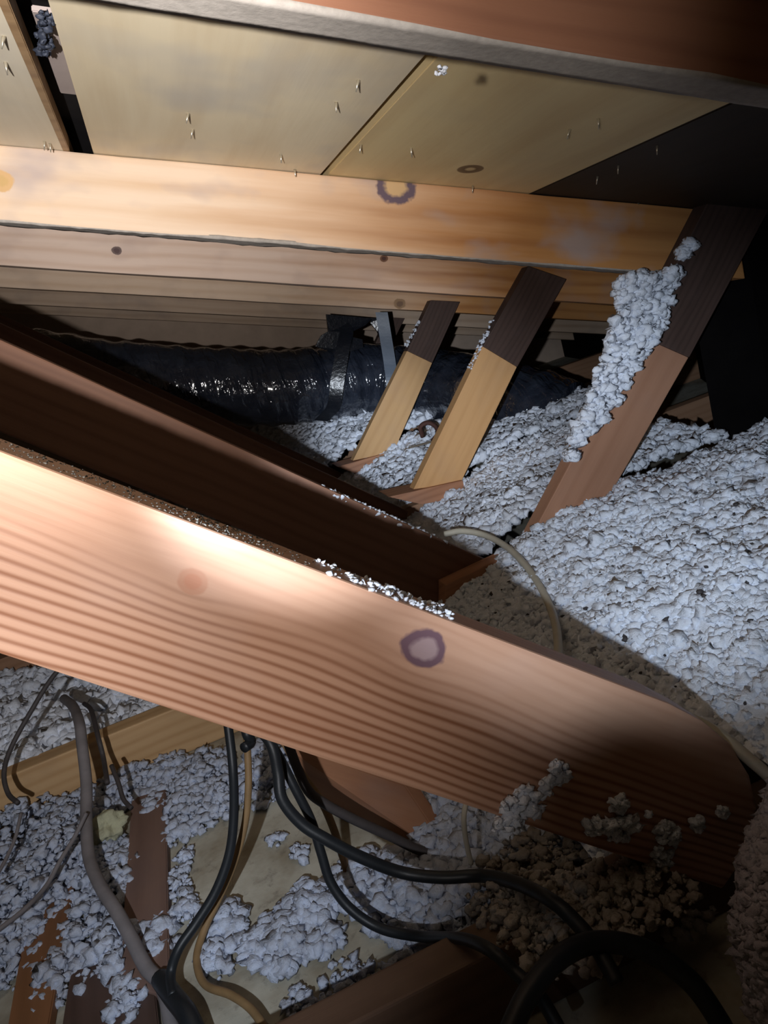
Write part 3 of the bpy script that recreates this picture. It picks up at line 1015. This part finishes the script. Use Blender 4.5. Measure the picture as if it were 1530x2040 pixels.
def floor_board(name, px, mat, label, th=0.016):
    """four pixel corners on the floor, far-left, far-right, near-right, near-left"""
    vs = [PZ(x, y, -H + th) for x, y in px]
    c = sum(vs, Vector()) / 4
    c.z = 0.0005
    bm = bmesh.new()
    rows = []
    d = ((vs[3] - vs[0]) + (vs[2] - vs[1])).normalized()
    R = Matrix((d, Vector((0, 0, 1)).cross(d) * 1, Vector((0, 0, 1)))).transposed().to_4x4()
    M = Matrix.Translation(c) @ R
    Mi = M.inverted()
    for z in (th, 0.0005):
        rows.append([bm.verts.new(Mi @ Vector((v.x, v.y, z))) for v in vs])
    bm.faces.new(rows[0])
    bm.faces.new(rows[1][::-1])
    for i in range(4):
        j = (i + 1) % 4
        bm.faces.new((rows[0][i], rows[0][j], rows[1][j], rows[1][i]))
    bmesh.ops.recalc_face_normals(bm, faces=bm.faces)
    bmesh.ops.bevel(bm, geom=list(bm.edges), offset=0.0015, segments=2, affect='EDGES')
    return tag(link(name, bm_mesh(name, bm), mat, None, M), label, 'board', 'boards lying on the attic floor')


floor_board('floor_board', [(262, 1590), (330, 1572), (338, 1985), (236, 1960)], M_STRIP, 'purplish brown board running away from the camera, left of the lone black cable')
floor_board('floor_board', [(60, 1790), (146, 1760), (92, 2070), (10, 2070)], M_STRIP2, 'rusty brown board at the bottom left corner')
floor_board('floor_board', [(140, 1935), (300, 1890), (320, 2075), (118, 2075)], M_DARKWOOD, 'dark board at the bottom left, beside the rusty brown one', 0.012)

# short scrap plank leaning under the large brace
A0, A1, A2, A3 = PY(560, 1470, 0.98), PY(805, 1570, 0.86), PY(910, 1740, 0.80), PY(640, 1600, 0.97)
pts = [A0, A1, A2, A3]
cc = sum(pts, Vector()) / 4
dx = ((A1 - A0) + (A2 - A3)).normalized()
nrm = (A1 - A0).cross(A3 - A0).normalized()
if nrm.y > 0: nrm = -nrm
R = Matrix((dx, nrm.cross(dx).normalized() * -1, nrm)).transposed()
if R.determinant() < 0:
    R = Matrix((dx, nrm.cross(dx).normalized(), nrm)).transposed()
M = Matrix.Translation(cc) @ R.to_4x4()
Mi = M.inverted()
bm = bmesh.new()
fr = [bm.verts.new(Mi @ p) for p in pts]
bk = [bm.verts.new(Mi @ (p - nrm * 0.02)) for p in pts]
bm.faces.new(fr)
bm.faces.new(bk[::-1])
for i in range(4):
    j = (i + 1) % 4
    bm.faces.new((fr[i], fr[j], bk[j], bk[i]))
bmesh.ops.recalc_face_normals(bm, faces=bm.faces)
bmesh.ops.bevel(bm, geom=list(bm.edges), offset=0.0015, segments=2, affect='EDGES')
tag(link('scrap_plank', bm_mesh('scrap_plank', bm), wood('scrap_wood', (0.34, 0.165, 0.09), (0.19, 0.085, 0.05), 7, 0.4, 6.6), None, M),
    'reddish scrap plank leaning under the large brace behind the cables', 'board')

# yellowish lump
def lump(name, p, r, mat, label, cat, sc=(1, 1, 1), amp=0.3, fr=2.0):
    V, Fc = ico(4, 3, amp, fr)
    V = V * np.array(sc) * r
    return tag(link(name, np_mesh(name, V, Fc), mat, None, Matrix.Translation(p)), label, cat)


lump('foam_chunk', PZ(214, 1648, -0.632), 0.026, fluff_mat('yellow_foam', (0.52, 0.52, 0.36), (0.34, 0.33, 0.24)), 'pale yellowish insulation chunk lying against the grey cable', 'insulation chunk', (1, 0.9, 0.8), 0.3, 1.6)

# ------------------------------------------------------------------ cables
def cable(name, pts, r, mat, label, cat='cable', group=None, taper=None, flat=1.0):
    P = [PY(*p) for p in pts]
    for q in P:
        q.z = max(q.z, r)
    return tag(tube(name, P, r, mat, None, 10, 12, flat, taper), label, cat, group)


cable('electrical_cable', [(448, 1405, .86), (455, 1450, .85), (464, 1530, .83), (466, 1620, .82), (457, 1700, .81), (430, 1775, .80), (390, 1840, .79), (356, 1890, .78), (340, 1940, .77), (345, 1985, .74)],
      0.0055, M_BLACK, 'lone black cable hanging straight down beside the tan cable')
cable('electrical_cable', [(486, 1410, .90), (492, 1480, .89), (495, 1560, .87), (488, 1640, .86), (466, 1720, .85), (436, 1790, .84), (408, 1850, .83), (392, 1910, .80), (408, 1960, .76), (460, 1982, .72), (500, 2010, .69), (530, 2050, .66)],
      0.0045, M_TANCABLE, 'tan cable hanging just right of the lone black cable')
cable('electrical_cable', [(488, 1440, .84), (492, 1462, .83), (500, 1478, .83), (486, 1490, .82)], 0.006, M_BLACK, 'short black cable stub poking out under the brace beside the tan cable')
cable('electrical_cable', [(505, 1440, .76), (540, 1482, .74), (554, 1540, .73), (562, 1592, .72), (600, 1640, .71), (650, 1672, .70), (720, 1708, .69), (800, 1738, .68), (880, 1748, .66), (960, 1745, .64), (1030, 1760, .585),
                           (1100, 1795, .53), (1150, 1840, .505), (1190, 1890, .485), (1230, 1960, .46)],
      0.0060, M_BLACK, 'thick black cable sweeping to the right, upper of the two', taper=0.0068)
cable('electrical_cable', [(515, 1445, .775), (552, 1500, .76), (585, 1565, .745), (620, 1635, .735), (640, 1700, .725), (660, 1760, .715), (700, 1812, .70), (760, 1850, .68), (840, 1866, .645), (920, 1870, .572), (980, 1895, .522),
                           (1030, 1940, .50), (1075, 1985, .475), (1120, 2060, .45)],
      0.0050, M_BLACK, 'black cable drooping in a low bend beneath the thick black one', taper=0.0058)
cable('electrical_cable', [(560, 1465, .87), (600, 1540, .86), (640, 1596, .85), (664, 1650, .84), (684, 1710, .83), (700, 1760, .82), (726, 1795, .80), (770, 1815, .77), (840, 1838, .735), (900, 1848, .70)],
      0.0060, M_TANCABLE, 'flat tan cable running down behind the two black cables', flat=0.55)
cable('electrical_cable', [(570, 1470, .84), (592, 1530, .83), (614, 1575, .825), (645, 1600, .82), (700, 1630, .815), (770, 1662, .81), (850, 1698, .80), (920, 1712, .79), (1010, 1722, .76)],
      0.0060, M_DARKWIRE, 'dark brown cable along the lower edge of the reddish scrap plank')
cable('electrical_cable', [(128, 1392, 1.47), (146, 1408, 1.36), (158, 1440, 1.25), (163, 1480, 1.20), (172, 1560, 1.14), (172, 1640, 1.08), (178, 1710, 1.02), (200, 1765, .96), (232, 1815, .91), (262, 1870, .86), (290, 1925, .82), (325, 1968, .78), (345, 2060, .72)],
      0.0085, M_GREYCABLE, 'grey cable hanging over the tan joist at lower left')
cable('electrical_cable', [(320, 1950, .79), (345, 1985, .75), (372, 2020, .71), (395, 2070, .68)], 0.011, M_BLACK, 'thick dark cable at the bottom where the grey and lone black cables meet')
cable('electrical_cable', [(168, 1402, 1.42), (182, 1416, 1.33), (196, 1470, 1.24), (206, 1510, 1.22), (214, 1560, 1.15)], 0.004, M_DARKWIRE, 'thin dark wire over the tan joist just right of the grey cable')
cable('electrical_cable', [(222, 1525, 1.17), (236, 1560, 1.14), (246, 1592, 1.12), (262, 1610, 1.10)], 0.0035, M_DARKWIRE, 'short thin dark wire in the tufts beside the yellowish chunk')
cable('electrical_cable', [(150, 1300, 1.29), (104, 1350, 1.285), (60, 1420, 1.27), (22, 1490, 1.25), (8, 1540, 1.22), (16, 1580, 1.19), (36, 1600, 1.16)], 0.0038, M_DARKWIRE, 'thin curved dark wire across the left end of the tan joist')
cable('electrical_cable', [(172, 1620, 1.07), (150, 1665, 1.05), (120, 1715, 1.02), (92, 1765, .99), (50, 1810, .95), (0, 1850, .92), (-40, 1880, .9)], 0.0030, M_GREYCABLE, 'thin grey wire slanting down left from the grey cable')
cable('electrical_cable', [(42, 1620, 1.16), (30, 1670, 1.12), (10, 1715, 1.08), (-10, 1750, 1.05)], 0.0026, M_GREYCABLE, 'short thin grey wire at the left edge on the tufts')
cable('electrical_cable', [(886, 1064, 1.40), (920, 1058, 1.38), (965, 1066, 1.34), (1010, 1090, 1.27), (1050, 1130, 1.17), (1085, 1185, 1.06), (1106, 1240, .96), (1112, 1290, .89), (1110, 1330, .84)],
      0.0062, M_CREAM, 'cream cable arching over the insulation behind the brace')
cable('electrical_cable', [(1280, 1398, .66), (1335, 1416, .63), (1390, 1438, .60), (1440, 1468, .575), (1490, 1510, .55), (1540, 1556, .53), (1600, 1640, .51)], 0.0060, M_CREAM,
      'cream cable curling round the lower right end of the large brace')
cable('electrical_cable', [(930, 1590, .66), (924, 1630, .66), (928, 1672, .67), (938, 1720, .68)], 0.0028, M_CREAM, 'short pale cable standing up below the brace near the thick black cable')
cable('electrical_cable', [(1010, 2070, .45), (1050, 1985, .465), (1105, 1915, .478), (1170, 1880, .485), (1240, 1880, .48), (1310, 1905, .47), (1380, 1960, .455), (1430, 2030, .44), (1470, 2110, .43)], 0.009, M_BLACK, 'thick black cable looping through the dark bottom right')

# ------------------------------------------------------------------ grey insulation roll at the right edge
def batt():
    path = [PY(1650, 1540, .50), PY(1612, 1640, .47), PY(1580, 1740, .44), PY(1568, 1850, .42), PY(1582, 1960, .41), PY(1620, 2080, .40)]
    f = lambda u, a, r: r * (1 + 0.10 * noise.noise(Vector((u * 6, math.cos(a), math.sin(a)))) + 0.06 * noise.noise(Vector((u * 18, math.cos(a) * 3, math.sin(a) * 3))))
    o = tube('insulation_roll', path, 0.034, fluff_mat('grey_wool', (0.40, 0.38, 0.42), (0.20, 0.18, 0.18), 40), None, 16, 40, rfun=f)
    return tag(o, 'grey woolly insulation roll at the bottom right edge', 'insulation roll')


roll = batt()
P, S = [], []
for v in roll.data.vertices:
    if random.random() < 0.9:
        P.append((roll.matrix_world @ v.co)[:])
        S.append(random.uniform(0.0025, 0.007))
V, Fc = lumps(P, S)
c_ = roll.location
tag(link('wool_fibres', np_mesh('wool_fibres', V - np.array(c_[:]), Fc), roll.data.materials[0], roll, Matrix.Translation(c_)), kind='stuff')

# ------------------------------------------------------------------ unseen blocker added near the lens, outline cut to shade the lower right
BLOCKER_OUTLINE = [(-0.1066, 0.01, 0.546), (-0.1028, 0.01, 0.5702), (-0.0999, 0.01, 0.5911), (-0.0912, 0.01, 0.6025), (-0.0812, 0.01, 0.6031), (-0.069, 0.01, 0.593), (-0.0637, 0.01, 0.5846), (-0.0602, 0.01, 0.5764), (-0.0606, 0.01, 0.5713), (-0.0654, 0.01, 0.5638), (-0.0686, 0.01, 0.5532), (-0.0702, 0.01, 0.534), (-0.0662, 0.01, 0.0005), (-0.1086, 0.01, 0.0005)]
bm = bmesh.new()
fr = [bm.verts.new((x, y, z)) for x, y, z in BLOCKER_OUTLINE]
bk = [bm.verts.new((x, y - 0.03, z)) for x, y, z in BLOCKER_OUTLINE]
bm.faces.new(fr)
bm.faces.new(bk[::-1])
for i in range(len(fr)):
    j = (i + 1) % len(fr)
    bm.faces.new((fr[i], fr[j], bk[j], bk[i]))
tag(link('shade_blocker', bm_mesh('shade_blocker', bm), M_B2), 'unseen brown upright added just below the view, shaped to shade the lower right', 'shade_blocker')
